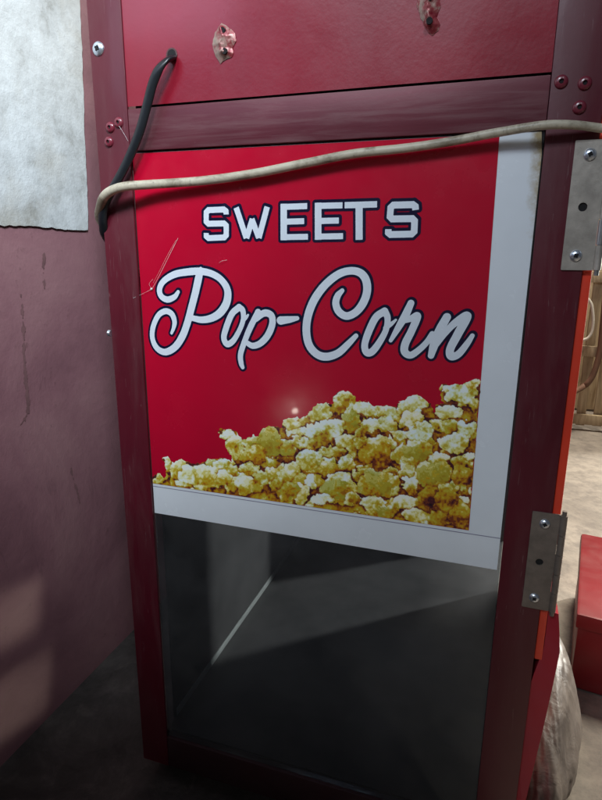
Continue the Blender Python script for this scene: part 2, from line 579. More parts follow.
# Pop-Corn in brush script
def strk(pts, org, scale):
    pp = [(org[0] + p[0] / scale, org[1] + p[1] / scale, p[2] / scale) for p in pts]
    sm = catmull(pp, 8)
    out = []
    for a, b in zip(sm[:-1], sm[1:]):
        out.append(('c', np.array(P(a[0], a[1])), np.array(P(b[0], b[1])), a[2] * PXM * .465, b[2] * PXM * .465))
    return out
O4, O5, O6, O7 = (145, 255), (210, 265), (295, 260), (380, 285)
s6, s7 = 6.02, 5.733
pc = []
pc += strk([(200, 222, 22), (178, 252, 32), (135, 268, 38), (98, 248, 36), (88, 205, 36), (112, 158, 36), (175, 118, 40), (255, 102, 42), (330, 98, 42), (400, 112, 40), (460, 150, 40), (497, 212, 44), (492, 285, 48), (455, 345, 48), (405, 378, 44), (345, 390, 40), (285, 380, 34)], O4, s6)
pc += strk([(336, 84, 24), (325, 130, 46), (305, 220, 46), (282, 310, 46), (255, 410, 46), (225, 490, 46), (180, 555, 44), (122, 584, 42), (72, 560, 38), (45, 500, 34), (50, 430, 34), (82, 362, 34), (126, 338, 36), (162, 356, 36), (178, 400, 32), (172, 440, 24), (160, 470, 18)], O4, s6)
pc += strk([(176, 254, 38), (132, 295, 38), (97, 380, 38), (84, 440, 36), (104, 476, 38), (140, 456, 34), (178, 392, 30), (200, 330, 30), (198, 275, 34), (176, 254, 38)], O5, s6)
pc += strk([(196, 335, 26), (215, 318, 22), (230, 300, 12)], O5, s6)
pc += strk([(290, 282, 36), (240, 382, 36), (205, 470, 34), (184, 540, 34), (188, 590, 32), (197, 616, 24)], O5, s6)
pc += strk([(278, 330, 24), (325, 290, 40), (368, 302, 40), (376, 352, 40), (350, 420, 40), (305, 470, 38), (258, 486, 36), (222, 468, 30)], O5, s6)
pc += strk([(426, 334, 48), (480, 328, 38), (526, 320, 24)], O5, s6)
pc += strk([(285, 184, 24), (258, 215, 36), (246, 260, 40), (264, 310, 42), (310, 337, 42), (365, 315, 42), (410, 260, 44), (434, 190, 44), (428, 122, 44), (394, 78, 42), (335, 65, 40), (262, 86, 42), (180, 152, 44), (115, 242, 46), (78, 340, 46), (69, 430, 46), (86, 512, 46), (132, 566, 46), (190, 582, 46), (260, 560, 42), (320, 506, 36), (368, 456, 26)], O6, s6)
pc += strk([(540, 308, 40), (488, 345, 40), (445, 430, 40), (420, 510, 38), (432, 556, 40), (466, 550, 40), (512, 490, 36), (548, 420, 32), (558, 350, 34), (540, 308, 40)], O6, s6)
pc += strk([(545, 410, 26), (580, 385, 22), (608, 360, 12)], O6, s6)
pc += strk([(62, 318, 20), (108, 240, 34), (148, 170, 40), (178, 104, 34)], O7, s7)
pc += strk([(150, 205, 22), (185, 190, 34), (215, 180, 38), (182, 262, 38), (146, 335, 40), (142, 382, 40), (176, 402, 36), (226, 370, 32), (270, 326, 30), (300, 280, 28)], O7, s7)
pc += strk([(384, 184, 40), (345, 255, 44), (315, 330, 46), (293, 405, 32)], O7, s7)
pc += strk([(318, 350, 26), (375, 275, 30), (430, 218, 36), (500, 178, 42), (445, 285, 42), (404, 365, 40), (408, 408, 40), (450, 396, 36), (500, 336, 30), (530, 290, 22)], O7, s7)
make_word('the word Pop-Corn in pale brush script', pc, P(140, 300)[0], P(482, 300)[0], P(240, 385)[1], P(340, 255)[1], 0.0025, (0.0004, 0.0005))

# --- printed photograph of popcorn (flat print, ink per vertex)
OUT = [(150, 484), (151, 478.5), (158, 472.5), (164, 478), (167, 470), (165, 463), (162.5, 458), (165, 455.8), (168, 456.5), (171, 462), (175, 462.5), (178, 459), (182, 458.2), (187, 461.8), (196, 464), (204, 462.5), (208, 458.4), (216, 459.5), (224, 458.5), (231, 461), (231, 456), (227, 449), (225, 441), (220, 437), (217.5, 432), (221, 428.6), (226, 429.2), (231, 428.5), (235.5, 432), (238, 437), (242, 439), (248, 438), (253, 435), (259, 438), (261, 430.5), (266, 427), (272, 426.5), (282, 427.5), (282.5, 420.5), (288, 417.5), (297, 417), (300, 419), (308, 415), (313, 407), (321, 402.5), (329, 404), (334, 403.5), (333.5, 397), (337, 392.5), (343, 390), (350, 391.5), (355, 397), (356.5, 401), (364, 401), (370, 403), (374, 406.5), (381, 406), (388, 405), (396.6, 407), (399, 401.5), (405, 401), (409, 396), (415, 394), (424, 398), (430, 403.5), (433.5, 409), (434.5, 413), (436.5, 405), (443.5, 402.5), (440.5, 396), (439.8, 388), (442, 384.4), (450, 384.6), (462, 384), (468, 381), (475, 378.6), (481, 379), (468.5, 531)]
LUMP = [  # x, y, rx, ry, tone (1 pale, 0 yellow, -1 brown, -2 dark)
 (158,477,6,4,.4),(166,458,3.5,3,1),(168,465,4,6,.1),(176,472,6,6,.2),(181,464,6,6,.9),(190,476,8,8,.9),(186,469,5,4,.3),(205,473,10,9,.75),(212,464,6,5,0),(222,464,9,6,.95),(230,472,7,5,-.1),(205,485,12,4,.8),(232,487,6,5,-.2),(240,482,9,7,1),(252,465,6,4,.9),(248,470,8,5,-.3),(222,480,8,6,.6),(196,486,5,3,.4),
 (226,433,8,5,1),(236,440,8,6,.9),(243,443,8,5,.9),(233,452,5,8,-.2),(245,455,5,6,-.9),(255,440,5,5,.1),(240,450,4,6,-.1),(228,446,4,5,.1),
 (258,455,9,8,-1.4),(268,462,8,5,-1.1),(250,458,5,6,-.5),(270,440,10,13,.02),(285,447,9,7,.05),(292,423,10,6,.9),(297,431,10,5,1),(306,419,5,4,-.5),(320,412,12,9,1),(329,429,12,7,1),(312,431,9,6,.9),(341,404,9,8,-.2),(343,395,9,5,1),(350,409,5,6,.6),(350,420,9,9,0),(320,442,10,6,-.35),(300,442,10,4,.1),(345,440,8,6,.8),(335,452,8,6,-.6),(312,456,12,5,.9),(308,463,10,7,-.1),(275,468,9,6,1),(284,474,9,6,.8),(292,470,8,8,.7),(262,478,9,8,-.2),(250,466,8,5,.8),(259,489,5,4,-.9),(248,488,7,5,.1),(278,484,8,9,-.1),(290,490,10,9,.02),(300,494,6,10,1),(311,484,5,7,1),(319,482,6,6,-.9),(328,467,9,7,-.1),(333,469,4,4,-.8),(340,478,10,4,.9),(335,490,12,10,.0),(322,501,9,4,.9),(350,498,7,7,.4),(345,462,7,5,.7),(300,480,6,6,-.2),(326,452,5,4,.5),
 (352,405,6,9,.1),(365,408,10,7,.8),(371,410,5,6,-.05),(390,412,9,6,-.1),(380,410,5,5,.5),(404,406,5,5,.8),(416,402,11,8,.95),(385,425,9,8,.1),(372,425,8,6,.9),(363,432,5,9,-.2),(399,434,9,5,.9),(412,418,12,7,.8),(420,432,11,7,.75),(352,447,5,12,.2),(376,446,12,6,.1),(415,452,15,10,.02),(401,454,6,8,.2),(448,412,11,6,.85),(463,393,13,9,.95),(446,388,5,4,1),(470,382,8,4,.9),(437,424,7,5,.3),(450,427,9,5,-.5),(468,428,9,7,.9),(474,404,4,7,-.1),(432,474,17,12,0),(455,443,14,9,1),(440,458,9,4,.9),(471,456,5,4,.9),(461,464,8,7,-.5),(463,475,9,8,-1.0),(376,456,15,9,-1.6),(363,443,6,5,.1),(388,445,6,5,.3),(405,468,6,7,.2),(377,484,18,11,0),(390,472,6,4,-.4),(410,482,6,6,.7),(411,490,4,4,-.8),(363,474,4,4,-1),(356,475,3,4,-.7),(344,481,7,5,.9),(352,487,5,5,-.1),(427,498,10,11,-1.9),(447,500,12,14,-1),(460,515,9,12,-1.3),(441,496,8,10,-.25),(466,499,4,3,.9),(467,476,5,4,.8),(440,518,9,8,-1.2),(370,503,13,6,.95),(385,511,16,6,0),(402,503,11,7,.9),(420,517,14,6,.1),(430,521,6,4,.8),(352,499,5,6,-1),(372,512,8,3,-1),(455,486,4,4,-.1),
]
def vnoise(X, Y, s, seed):
    r = np.random.default_rng(seed)
    T = r.random((64, 64))
    x, y = X * s, Y * s
    xi, yi = np.floor(x).astype(int), np.floor(y).astype(int)
    fx, fy = x - xi, y - yi
    fx, fy = fx * fx * (3 - 2 * fx), fy * fy * (3 - 2 * fy)
    g_ = lambda a, b: T[(yi + b) % 64, (xi + a) % 64]
    return (g_(0, 0) * (1 - fx) + g_(1, 0) * fx) * (1 - fy) + (g_(0, 1) * (1 - fx) + g_(1, 1) * fx) * fy

def popcorn_print():
    st = 0.55
    xs = np.arange(148, 482, st); ys = np.arange(374, 534, st)
    X, Y = np.meshgrid(xs, ys)
    def fbm(sc_, seed, o=3):
        t = 0; amp = .5
        for q in range(o):
            t = t + amp * (vnoise(X, Y, sc_ * 2 ** q, seed + q) - .5); amp *= .5
        return t
    wx = 13 * fbm(.09, 1, 3) + 5 * fbm(.33, 31, 2); wy = 13 * fbm(.09, 11, 3) + 5 * fbm(.33, 36, 2)
    r = np.random.default_rng(5)
    Hh = np.full(X.shape, -9.0); T = np.full(X.shape, -.8); S = np.zeros(X.shape); K = np.zeros(X.shape); E = np.ones(X.shape)
    jobs = []
    for _ in range(150):                      # smaller kernels filling the gaps
        jobs.append((r.uniform(160, 478), r.uniform(385, 530), r.uniform(4, 7), r.uniform(4, 6), r.choice([-.7, -.3, .15, .5, .9]), -6, 1.0))
    for (lx, ly, rx, ry, tone) in LUMP:
        zz = r.uniform(0, 3.0) + (1.2 if tone > .5 else 0) + (2.6 if tone < -.8 else 0)
        jobs.append((lx, ly, rx, ry, tone, zz, 1.15))
        if tone > -.8:
            a0 = r.uniform(0, 6.28)
            for q in range(4):                # curled lobes of one popped kernel
                an = a0 + q * 1.57 + r.uniform(-.5, .5)
                fr_ = r.uniform(.38, .62)
                jobs.append((lx + math.cos(an) * rx * .72, ly + math.sin(an) * ry * .72, rx * fr_, ry * fr_, tone + r.uniform(-.35, .25) - .25 * math.sin(an), zz + r.uniform(.4, 1.8), 1.1))
    for (lx, ly, rx, ry, tone, zz, f) in jobs:
        ux, uy = X + wx - lx, Y + wy - ly
        d2 = (ux / (rx * f)) ** 2 + (uy / (ry * f)) ** 2
        dome = np.sqrt(np.maximum(0, 1 - d2))
        z = zz + dome * min(rx, ry) * .8
        mk = (d2 < 1) & (z > Hh)
        Hh = np.where(mk, z, Hh); T = np.where(mk, tone, T); E = np.where(mk, dome, E)
        S = np.where(mk, -(ux / (rx * f)) * .35 - (uy / (ry * f)) * .75, S)     # -1 under side .. 1 lit side
        K = np.where(mk, r.uniform(-1, 1), K)
    blur = Hh.copy()
    for _ in range(4):
        blur = (blur + np.roll(blur, 3, 0) + np.roll(blur, -3, 0) + np.roll(blur, 3, 1) + np.roll(blur, -3, 1)) / 5
    cav = np.clip((Hh - blur) / 4, -1, .4)
    n_lo, n_hi = fbm(.11, 51, 3), fbm(.42, 61, 2)
    v = .530 + .20 * T + .30 * S + .30 * cav + .80 * n_lo + .62 * n_hi - .10 * (1 - E) ** 2
    flat = (np.abs(T) < .06) & (n_lo + .7 * n_hi > -.03)
    v = np.where(flat, .50 + .20 * S + .26 * cav + .30 * n_hi, v)
    fl = np.floor(v * 7)
    v = v + ((fl + .5) / 7 - v) * .72                                             # few tones, as a coarse print has
    stops = np.array([-.4, -.05, .10, .24, .36, .50, .62, .76, .92])
    cols = np.array([[.020, .006, .014], [.075, .014, .020], [.20, .042, .014], [.42, .155, .010], [.52, .30, .012], [.54, .42, .030], [.70, .63, .15], [.85, .86, .50], [.90, .95, .86]])
    C3 = np.stack([np.interp(v, stops, cols[:, c]) for c in range(3)], -1)
    olive = np.array([.30, .29, .030]) * (1 + (v[..., None] - .47) * 2)
    C3 = np.where(flat[..., None], C3 * .5 + olive * .5, C3)
    pale_shift = K[..., None] * np.array([.06, .0, -.10]) + fbm(.06, 12, 1)[..., None] * np.array([-.14, .03, .2])
    C3 = np.clip(C3 * (1 + pale_shift), 0, 1)
    F = sdf_poly(X, Y, OUT) + (vnoise(X, Y, .35, 14) - .5) * 2.2 + (vnoise(X, Y, .8, 15) - .5) * 1.2
    F = np.maximum(F, X - 483)
    me = contour_mesh('popcorn_picture', xs, ys, F, lambda x, y: (x, 0, y))
    n = len(me.vertices)
    co = np.empty(n * 3); me.vertices.foreach_get('co', co); co = co.reshape(-1, 3)
    ix = np.clip(np.round((co[:, 0] - xs[0]) / st).astype(int), 0, len(xs) - 1)
    iy = np.clip(np.round((co[:, 2] - ys[0]) / st).astype(int), 0, len(ys) - 1)
    ink = np.ones((n, 4)); ink[:, :3] = C3[iy, ix]
    w = np.array([P(a, c) for a, c in zip(co[:, 0], co[:, 2])])
    new = np.stack([np.minimum(w[:, 0], 0.3872), np.full(n, -0.0001), np.maximum(w[:, 1], ZL + .0003)], -1)
    new[:, 0] = np.maximum(new[:, 0], 0.0012)
    me.vertices.foreach_set('co', new.ravel())
    at = me.color_attributes.new('ink', 'FLOAT_COLOR', 'POINT')
    at.data.foreach_set('color', ink.ravel())
    me.flip_normals()
    me.update()
    o = link('popcorn_picture', me, M['pop'], sticker)
    o['label'] = 'printed heap of buttery popcorn'
popcorn_print()

# ------------------------------------------------------------------ screws, rivets, bumps
def screw(px, py, y, r=0.0062, parent=None, mat='zinc', name='screw'):
    x, z = P(px, py, y)
    return screw_at(x, z, y, r, parent, mat, name)

def screw_at(x, z, y, r, parent, mat='zinc', name='screw'):
    bm = bmesh.new()
    lathe(bm, [(r, 0.0), (r * 1.0, .0005), (r * .95, .0011), (r * .74, .0021), (r * .45, .0027), (r * .34, .0028), (r * .26, .0013), (0, .0010)], x, z, y, 28)
    o = bmobj(name, bm, M[mat], parent, True, 50)
    # cross recess
    bm = bmesh.new()
    a = random.uniform(0, 1.5)
    for k in range(2):
        L_, w_ = r * .42, r * .13
        b = bmesh.new()
        bmesh.ops.create_cube(b, size=1)
        for v in b.verts: v.co = Vector((v.co.x * 2 * L_, v.co.y * .0012 , v.co.z * 2 * w_))
        bmesh.ops.transform(b, matrix=Matrix.Translation((x, y - .0024 - k * .0001, z)) @ Matrix.Rotation(a + k * math.pi / 2, 4, 'Y'), verts=b.verts)
        merge(bm, b)
    bmobj('recess', bm, M['hole'], o)
    return o

def rivet(px, py, parent, y=-0.0035, r=0.0056):
    x, z = P(px, py, y)
    bm = bmesh.new()
    lathe(bm, [(r, 0), (r * .98, .0008), (r * .85, .0019), (r * .62, .0026), (r * .36, .0028), (r * .30, .0010), (0, .0008)], x, z, y, 24)
    o = bmobj('rivet', bm, M['rivet'], parent, True, 60)
    bm = bmesh.new()
    lathe(bm, [(r * .27, 0), (r * .27, .0004), (0, .0004)], x, z, y - .0009, 16)
    bmobj('rivet_hole', bm, M['hole'], o)

screw(98.3, 48.8, -0.0035, 0.0072, postL)
for p in ((110.3, 127.5), (118.8, 122.6), (109.0, 142.0)): rivet(*p, postL)
for p in ((561.4, 81.8), (585.0, 83.3), (579.5, 107.4)): rivet(*p, postR)
# little screw poking sideways out of the left edge
bm = bmesh.new()
x_, z_ = P(112.8, 333, -0.001)
b = bmesh.new()
bmesh.ops.create_cone(b, cap_ends=True, segments=16, radius1=.0042, radius2=.0036, depth=.003)
bmesh.ops.transform(b, matrix=Matrix.Translation((XL - .0016, -0.004, z_)) @ Matrix.Rotation(rad(90), 4, 'Y'), verts=b.verts)
merge(bm, b)
bmobj('edge_screw', bm, M['zinc'], postL, True, 40)

def mat_torn():
    m, nt, b = mat_new('chipped_paint_on_metal')
    v = coords(nt)
    f = noise(nt, v, 70, 4, .6, .3)
    c = ramp(nt, f, [(0.38, (0.19, 0.010, 0.022)), (0.48, (0.26, 0.05, 0.055)), (0.56, (0.36, 0.22, 0.19)), (0.70, (0.32, 0.28, 0.22))])
    nt.links.new(c, b.inputs['Base Color'])
    b.inputs['Roughness'].default_value = .38
    b.inputs['Metallic'].default_value = .2
    nt.links.new(bump(nt, f, .12, .0004), b.inputs['Normal'])
    return m
M['torn'] = mat_torn()
M['rim'] = plain('bare_hole_rim', (.10, .05, .05), .5, .3, .3, 200, .2)
M['hinge2'] = plain('shaded_hinge_steel', (0.21, 0.175, 0.15), 0.5, 0.5, 0.22, 70, 0.25)  # same steel as the upper hinge, with shade put into its colour
def torn(rim, ridge, faces_holes, h):
    """punched-out lug of sheet: a roof-like dent rising from its rim, with drilled holes"""
    rp = np.array([P(*p) for p in rim])
    x0, z0 = rp.min(0) - .002; x1, z1 = rp.max(0) + .002
    xs = np.arange(x0, x1, .0004); zs = np.arange(z0, z1, .0004)
    X, Z = np.meshgrid(xs, zs)
    F = sdf_poly(X, Z, rp)
    F = F + (vnoise((X + 1) * 400, (Z + 1) * 400, .9, 91) - .5) * .0008
    gp = np.array([P(*p[:2]) for p in ridge])
    def height(x, z):
        d = float(-sdf_poly(np.array([x]), np.array([z]), rp)[0])
        r_ = min(float(sdf_capsule(np.array([x]), np.array([z]), a, b, 0, 0)[0]) for a, b in zip(gp[:-1], gp[1:]))
        t = max(0, d) / (max(0, d) + r_ + 1e-6)
        n = mnoise.noise(Vector((x * 260, 7, z * 260)))
        return h * t * (1 + .22 * n)
    me = contour_mesh('torn_lug', xs, zs, F, lambda x, z: (x, -0.0020 - height(x, z), z))
    o = link('torn_lug', me, M['torn'], up_, True)
    for px, py, r, lift in faces_holes:
        x, z = P(px, py)
        bm = bmesh.new()
        lathe(bm, [(r * .80, -0.002), (r * .78, .0006), (0, .0003)], x, z, -0.0020 - height(x, z), 18)
        bmobj('lug_hole', bm, M['hole'], o)
    return o
torn([(222.4, 23.5), (216, 33), (213, 45), (216, 56), (221.3, 64.5), (226, 60), (232, 58), (234.5, 54), (233, 49), (237, 42), (236, 34), (231.5, 29.5), (226, 26)],
     [(223, 29, .5), (225.5, 38, 1), (223, 45, .9), (224.5, 53, .9)], [(225.3, 32.6, .0036, .0052), (227.2, 53, .0036, .0058)], .006)
torn([(424, -14), (418, -5), (417, 6), (421, 18), (425, 27), (429, 34), (433, 36), (438.5, 31), (440.5, 25), (437, 18), (441, 8), (440, -4), (432, -12)],
     [(427, -7, .6), (429, 2, 1), (428, 12, .9), (431, 25, .7)], [(430.5, 0.5, .0036, .0062), (430.5, 24, .0036, .0048)], .0062)
# cable hole in the upper panel
x_, z_ = P(172.8, 56.5)
bm = bmesh.new()
lathe(bm, [(.0065, 0), (.0065, .0006), (.0050, .0006)], x_, z_ + .001, -0.0019, 18)
bmobj('grommet_ring', bm, M['rim'], up_)
bm = bmesh.new()
lathe(bm, [(.0050, 0.0), (0, .0000)], x_, z_ + .001, -0.0023, 18)
bmobj('cable_hole', bm, M['hole'], up_)

# ------------------------------------------------------------------ hinges
def hinge(zt, zb, label, hm='hinge', pin='pin'):
    xa, xb = 0.4473, 0.4732
    y = -0.0036
    n = 3
    bm = bmesh.new()
    # plate with a real drilled middle hole: ring of quads
    xm, zm = 0.4592, (zt + zb) / 2 - .0003
    # plate grid using contour mesher
    xs = np.linspace(xa - .001, xb + .001, 120); zs = np.linspace(zb - .001, zt + .001, 300)
    X, Z = np.meshgrid(xs, zs)
    F = sdf_seg_box(X, Z, np.array([xa + .0008, (zt + zb) / 2]), np.array([xb - .0008, (zt + zb) / 2]), (zt - zb) / 2 - .0008, 0, 0) - .0008
    Hn = np.hypot(X - xm, Z - zm) - .0037
    F = np.maximum(F, -Hn)
    me = contour_mesh('hinge', xs, zs, F, to_plane(y - .0016))
    bm.from_mesh(me); bpy.data.meshes.remove(me)
    ret = bmesh.ops.extrude_face_region(bm, geom=list(bm.faces))
    for v in [e for e in ret['geom'] if isinstance(e, bmesh.types.BMVert)]: v.co.y += .0016
    o = bmobj('hinge', bm, M[hm], pm)
    o['label'] = label
    bm = bmesh.new()
    lathe(bm, [(.0036, 0), (0, 0)], xm, zm, y - .0002, 16)
    bmobj('screw_hole', bm, M['hole'], o)
    screw_at(xm + .0006, zt - .0118, y - .0016, .0052, o)
    screw_at(xm - .0008, zb + .0126, y - .0016, .0052, o)
    # barrel of five knuckles
    L_ = (zt - zb)
    for k in range(5):
        z0 = zb + L_ * k / 5 + .0003; z1 = zb + L_ * (k + 1) / 5 - .0003
        bm = bmesh.new()
        b = bmesh.new()
        bmesh.ops.create_cone(b, cap_ends=True, segments=20, radius1=.0034, radius2=.0034, depth=z1 - z0)
        bmesh.ops.translate(b, vec=(.4768, y - .0012, (z0 + z1) / 2), verts=b.verts)
        merge(bm, b)
        if k % 2 == 0:
            add_box(bm, xb - .0002, .4762, y - .0014, y + .0002, z0, z1, 0)
        else:
            add_box(bm, .4763, .4776, y + .0008, y + .030, z0, z1, 0)   # leaf folded back on the door
        bmobj('knuckle', bm, M[pin] if k % 2 else M[hm], o, True, 40)
    bm = bmesh.new()
    b = bmesh.new()
    bmesh.ops.create_cone(b, cap_ends=True, segments=14, radius1=.0022, radius2=.0022, depth=L_ + .009)
    bmesh.ops.translate(b, vec=(.4768, y - .0012, (zt + zb) / 2), verts=b.verts)
    merge(bm, b)
    bmobj('hinge_pin', bm, M[pin], o, True, 40)
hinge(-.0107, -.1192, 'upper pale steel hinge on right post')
hinge(-.3566, -.4655, 'lower shaded steel hinge on right post', 'hinge2', 'hinge2')

# ------------------------------------------------------------------ door, swung back along the right side
bm = bmesh.new()
add_box(bm, XR + .0006, XR + .0086, .001, .36, -.5300, .40, .0012)
door = bmobj('door', bm, M['door'], pm, True, 40)
door['label'] = 'bright orange-red door edge beside right post'
bm = bmesh.new()   # lower skirt flange that flares out past the door
zs_ = [-.470, -.490, -.515, -.56, -.62, -.68, -.74, -.80]
xo_ = [.4842, .4872, .4902, .4878, .4838, .4790, .4745, .4700]
fr = [(XR + .0090 if z > -.531 else XR + .0006, x, z) for x, z in zip(xo_, zs_)]
ra_, rb_ = [], []
for xi, xo, z in fr:
    ra_.append((bm.verts.new((xi, .002, z)), bm.verts.new((xo, .000, z))))
    rb_.append((bm.verts.new((xi, .30, z)), bm.verts.new((xo, .30, z))))
for i in range(len(fr) - 1):
    bm.faces.new((ra_[i][0], ra_[i][1], ra_[i + 1][1], ra_[i + 1][0]))
    bm.faces.new((ra_[i][1], rb_[i][1], rb_[i + 1][1], ra_[i + 1][1]))
    bm.faces.new((ra_[i][0], ra_[i + 1][0], rb_[i + 1][0], rb_[i][0]))
    bm.faces.new((rb_[i][0], rb_[i + 1][0], rb_[i + 1][1], rb_[i][1]))
bm.faces.new((ra_[0][0], rb_[0][0], rb_[0][1], ra_[0][1]))
bm.faces.new((ra_[-1][0], ra_[-1][1], rb_[-1][1], rb_[-1][0]))
lw = bmobj('lower_skirt', bm, M['lowdoor'], pm)
lw['label'] = 'dark crimson skirt below the door'

# ------------------------------------------------------------------ cables
def cable_pts(lst):
    out = []
    for px, py, y in lst:
        x, z = P(px, py, y)
        out.append((x, y, z))
    return out
pts = cable_pts([(173.5, 57.5, .004), (171.5, 58.5, -.006), (166, 61, -.013), (159, 69, -.017), (152.5, 84, -.017), (147, 105, -.016), (139, 133, -.015), (127.5, 161, -.014), (115.5, 184, -.014), (107, 199, -.013), (103, 212, -.010), (103.2, 226, -.005)])
x_, z_ = pts[-1][0], pts[-1][2]
pts += [(XL - .0030, .006, z_ - .014), (XL - .0042, .05, z_ - .05), (XL - .006, .12, z_ - .12)]
bm = bmesh.new()
sweep(bm, [tuple(p) for p in catmull(pts, 8)], 0.0052, 0.0028, 16, flat=(1, 0, .35))
o = bmobj('power_cable', bm, M['black'], None, True)
tag(o, 'short flat black cable from the hole in the upper panel to the left post', 'cable')

pts = cable_pts([(640, 134, -.004), (602, 128.5, -.010), (574, 125, -.015), (540, 125.5, -.017), (500, 132, -.013), (450, 141.5, -.010), (400, 149, -.0095), (350, 154.5, -.0095), (300, 164, -.009), (250, 174.5, -.009), (200, 181, -.010), (150, 184.5, -.015), (127, 186.2, -.0215), (113, 190, -.022), (104, 197, -.019), (100.5, 207, -.011)])
x_, z_ = pts[-1][0], pts[-1][2]
pts += [(XL - .0062, .000, z_ - .012), (XL - .0068, .02, z_ - .030), (XL - .009, .07, z_ - .075), (XL - .012, .14, z_ - .15)]
bm = bmesh.new()
sm = [np.array(p) for p in catmull(pts, 10)]
for i, p in enumerate(sm):
    k = mnoise.noise(Vector((i * .07, 0, 5)))
    p[2] += .0006 * k
sweep(bm, [tuple(p) for p in sm], lambda t: .0036 + .0018 * min(1, abs(t - .12) * 0 + max(0, (t - .1)) * 1.3), None, 16)
o = bmobj('power_cable', bm, M['cream'], None, True)
tag(o, 'long grubby cream cable slung across the machine above the word SWEETS', 'cable')

# ------------------------------------------------------------------ cobweb threads
M['web'] = plain('cobweb', (0.75, 0.74, 0.74), .6, 0, .05, 40, 0)
wc = P(152, 289)
web = empty('cobweb', (wc[0], -.001, wc[1]))
tag(web, 'fine white cobweb threads clinging to the red sticker left of the script lettering', 'cobweb')
def thread(lst, r=.00022):
    bm = bmesh.new()
    sweep(bm, [tuple(p) for p in catmull(cable_pts(lst), 6)], r, None, 5)
    bmobj('thread', bm, M['web'], web)
thread([(178, 238, -.001), (168, 258, -.0045), (158, 278, -.004), (152, 289, -.0015)], .00015)
thread([(176, 240, -.001), (167, 256, -.003), (159, 272, -.003), (153, 283, -.0015)], .00008)
thread([(152, 289, -.0015), (142, 294, -.002), (133, 298, -.0042)], .00011)
thread([(152, 289, -.0015), (149, 284, -.002), (153, 279, -.001)], .0001)
thread([(219, 263, -.001), (222, 261, -.003), (227, 260, -.001)], .00015)
thread([(119, 126, -.0065), (124, 134, -.006), (128, 141, -.0045)], .00012)
bm = bmesh.new()
bmesh.ops.create_icosphere(bm, subdivisions=2, radius=.0013, matrix=Matrix.Translation((wc[0], -.0015, wc[1])))
for v in bm.verts: v.co += Vector((1, .4, 1)) * .0008 * mnoise.noise(v.co * 2500)
bmobj('fluff', bm, M['web'], web)

# ------------------------------------------------------------------ floor, walls
def floor_mat():
    m, nt, b = mat_new('worn_concrete')
    v = coords(nt)
    f1 = noise(nt, v, 2.2, 7, .65, .4)
    f2 = noise(nt, v, 26, 6, .7)
    c = ramp(nt, f1, [(.3, (.20, .17, .14)), (.55, (.33, .285, .235)), (.8, (.42, .37, .31))])
    c = mixc(nt, ramp(nt, f2, [(.35, g(.55)), (.6, g(0))]), c, (.11, .095, .085))
    # the left floor's shade put into the colour, with mottled stains
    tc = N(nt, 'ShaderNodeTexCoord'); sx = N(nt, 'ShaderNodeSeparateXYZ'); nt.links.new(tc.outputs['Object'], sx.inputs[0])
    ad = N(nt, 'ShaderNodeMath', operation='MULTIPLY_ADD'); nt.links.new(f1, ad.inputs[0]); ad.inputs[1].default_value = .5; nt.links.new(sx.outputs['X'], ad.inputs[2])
    shade_mask = ramp(nt, ad.outputs[0], [(.42, g(.93)), (.75, g(0))])
    c = mixc(nt, shade_mask, c, ramp(nt, noise(nt, v, 11, 6, .75, .5), [(.38, (.020, .018, .019)), (.55, (.05, .045, .045)), (.72, (.10, .09, .085))]))
    c = mixc(nt, ramp(nt, noise(nt, v, 17, 6, .75, .4), [(.56, g(0)), (.72, g(.35))]), c, (.20, .18, .16))
    nt.links.new(c, b.inputs['Base Color'])
    b.inputs['Roughness'].default_value = .75
    nt.links.new(bump(nt, f2, .5, .004), b.inputs['Normal'])
    return m
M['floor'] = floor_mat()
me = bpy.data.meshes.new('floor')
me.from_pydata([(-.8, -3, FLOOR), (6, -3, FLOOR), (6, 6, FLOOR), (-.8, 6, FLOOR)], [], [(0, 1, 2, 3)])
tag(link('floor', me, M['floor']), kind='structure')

def wall_mat():
    m, nt, b = mat_new('stained_pink_wall_paint')
    v = coords(nt)
    f1 = noise(nt, v, 4, 7, .62, .5)
    f2 = noise(nt, v, 60, 5, .7)
    c = ramp(nt, f1, [(.28, (.19, .085, .105)), (.5, (.285, .135, .158)), (.72, (.36, .19, .205))])
    c = mixc(nt, ramp(nt, f2, [(.62, g(0)), (.74, g(.5))]), c, (.12, .06, .06))
    crack = ramp(nt, noise(nt, coords(nt, (1, 5, 1.0)), 2.2, 5, .6, .6), [(.485, g(0)), (.5, g(.55)), (.515, g(0))])
    mask = ramp(nt, noise(nt, v, 6, 2), [(.64, g(0)), (.72, g(.5))])
    mm = N(nt, 'ShaderNodeMath', operation='MULTIPLY')
    nt.links.new(crack, mm.inputs[0]); nt.links.new(mask, mm.inputs[1])
    c = mixc(nt, mm.outputs[0], c, (.06, .03, .035))
    nt.links.new(c, b.inputs['Base Color'])
    b.inputs['Roughness'].default_value = .6
    nt.links.new(bump(nt, f1, .3, .01, bump(nt, f2, .35, .002)), b.inputs['Normal'])
    return m
M['wall'] = wall_mat()
WX = -0.20 - .055
wr = empty('wall', (WX, 0.5, FLOOR))
tag(wr, 'stained pink painted wall left of the machine with a bare whitewashed patch', 'wall')
box('wall_body', M['wall'], wr, WX - .12, WX, -.36, 3.2, FLOOR - .02, 2.2, 0)
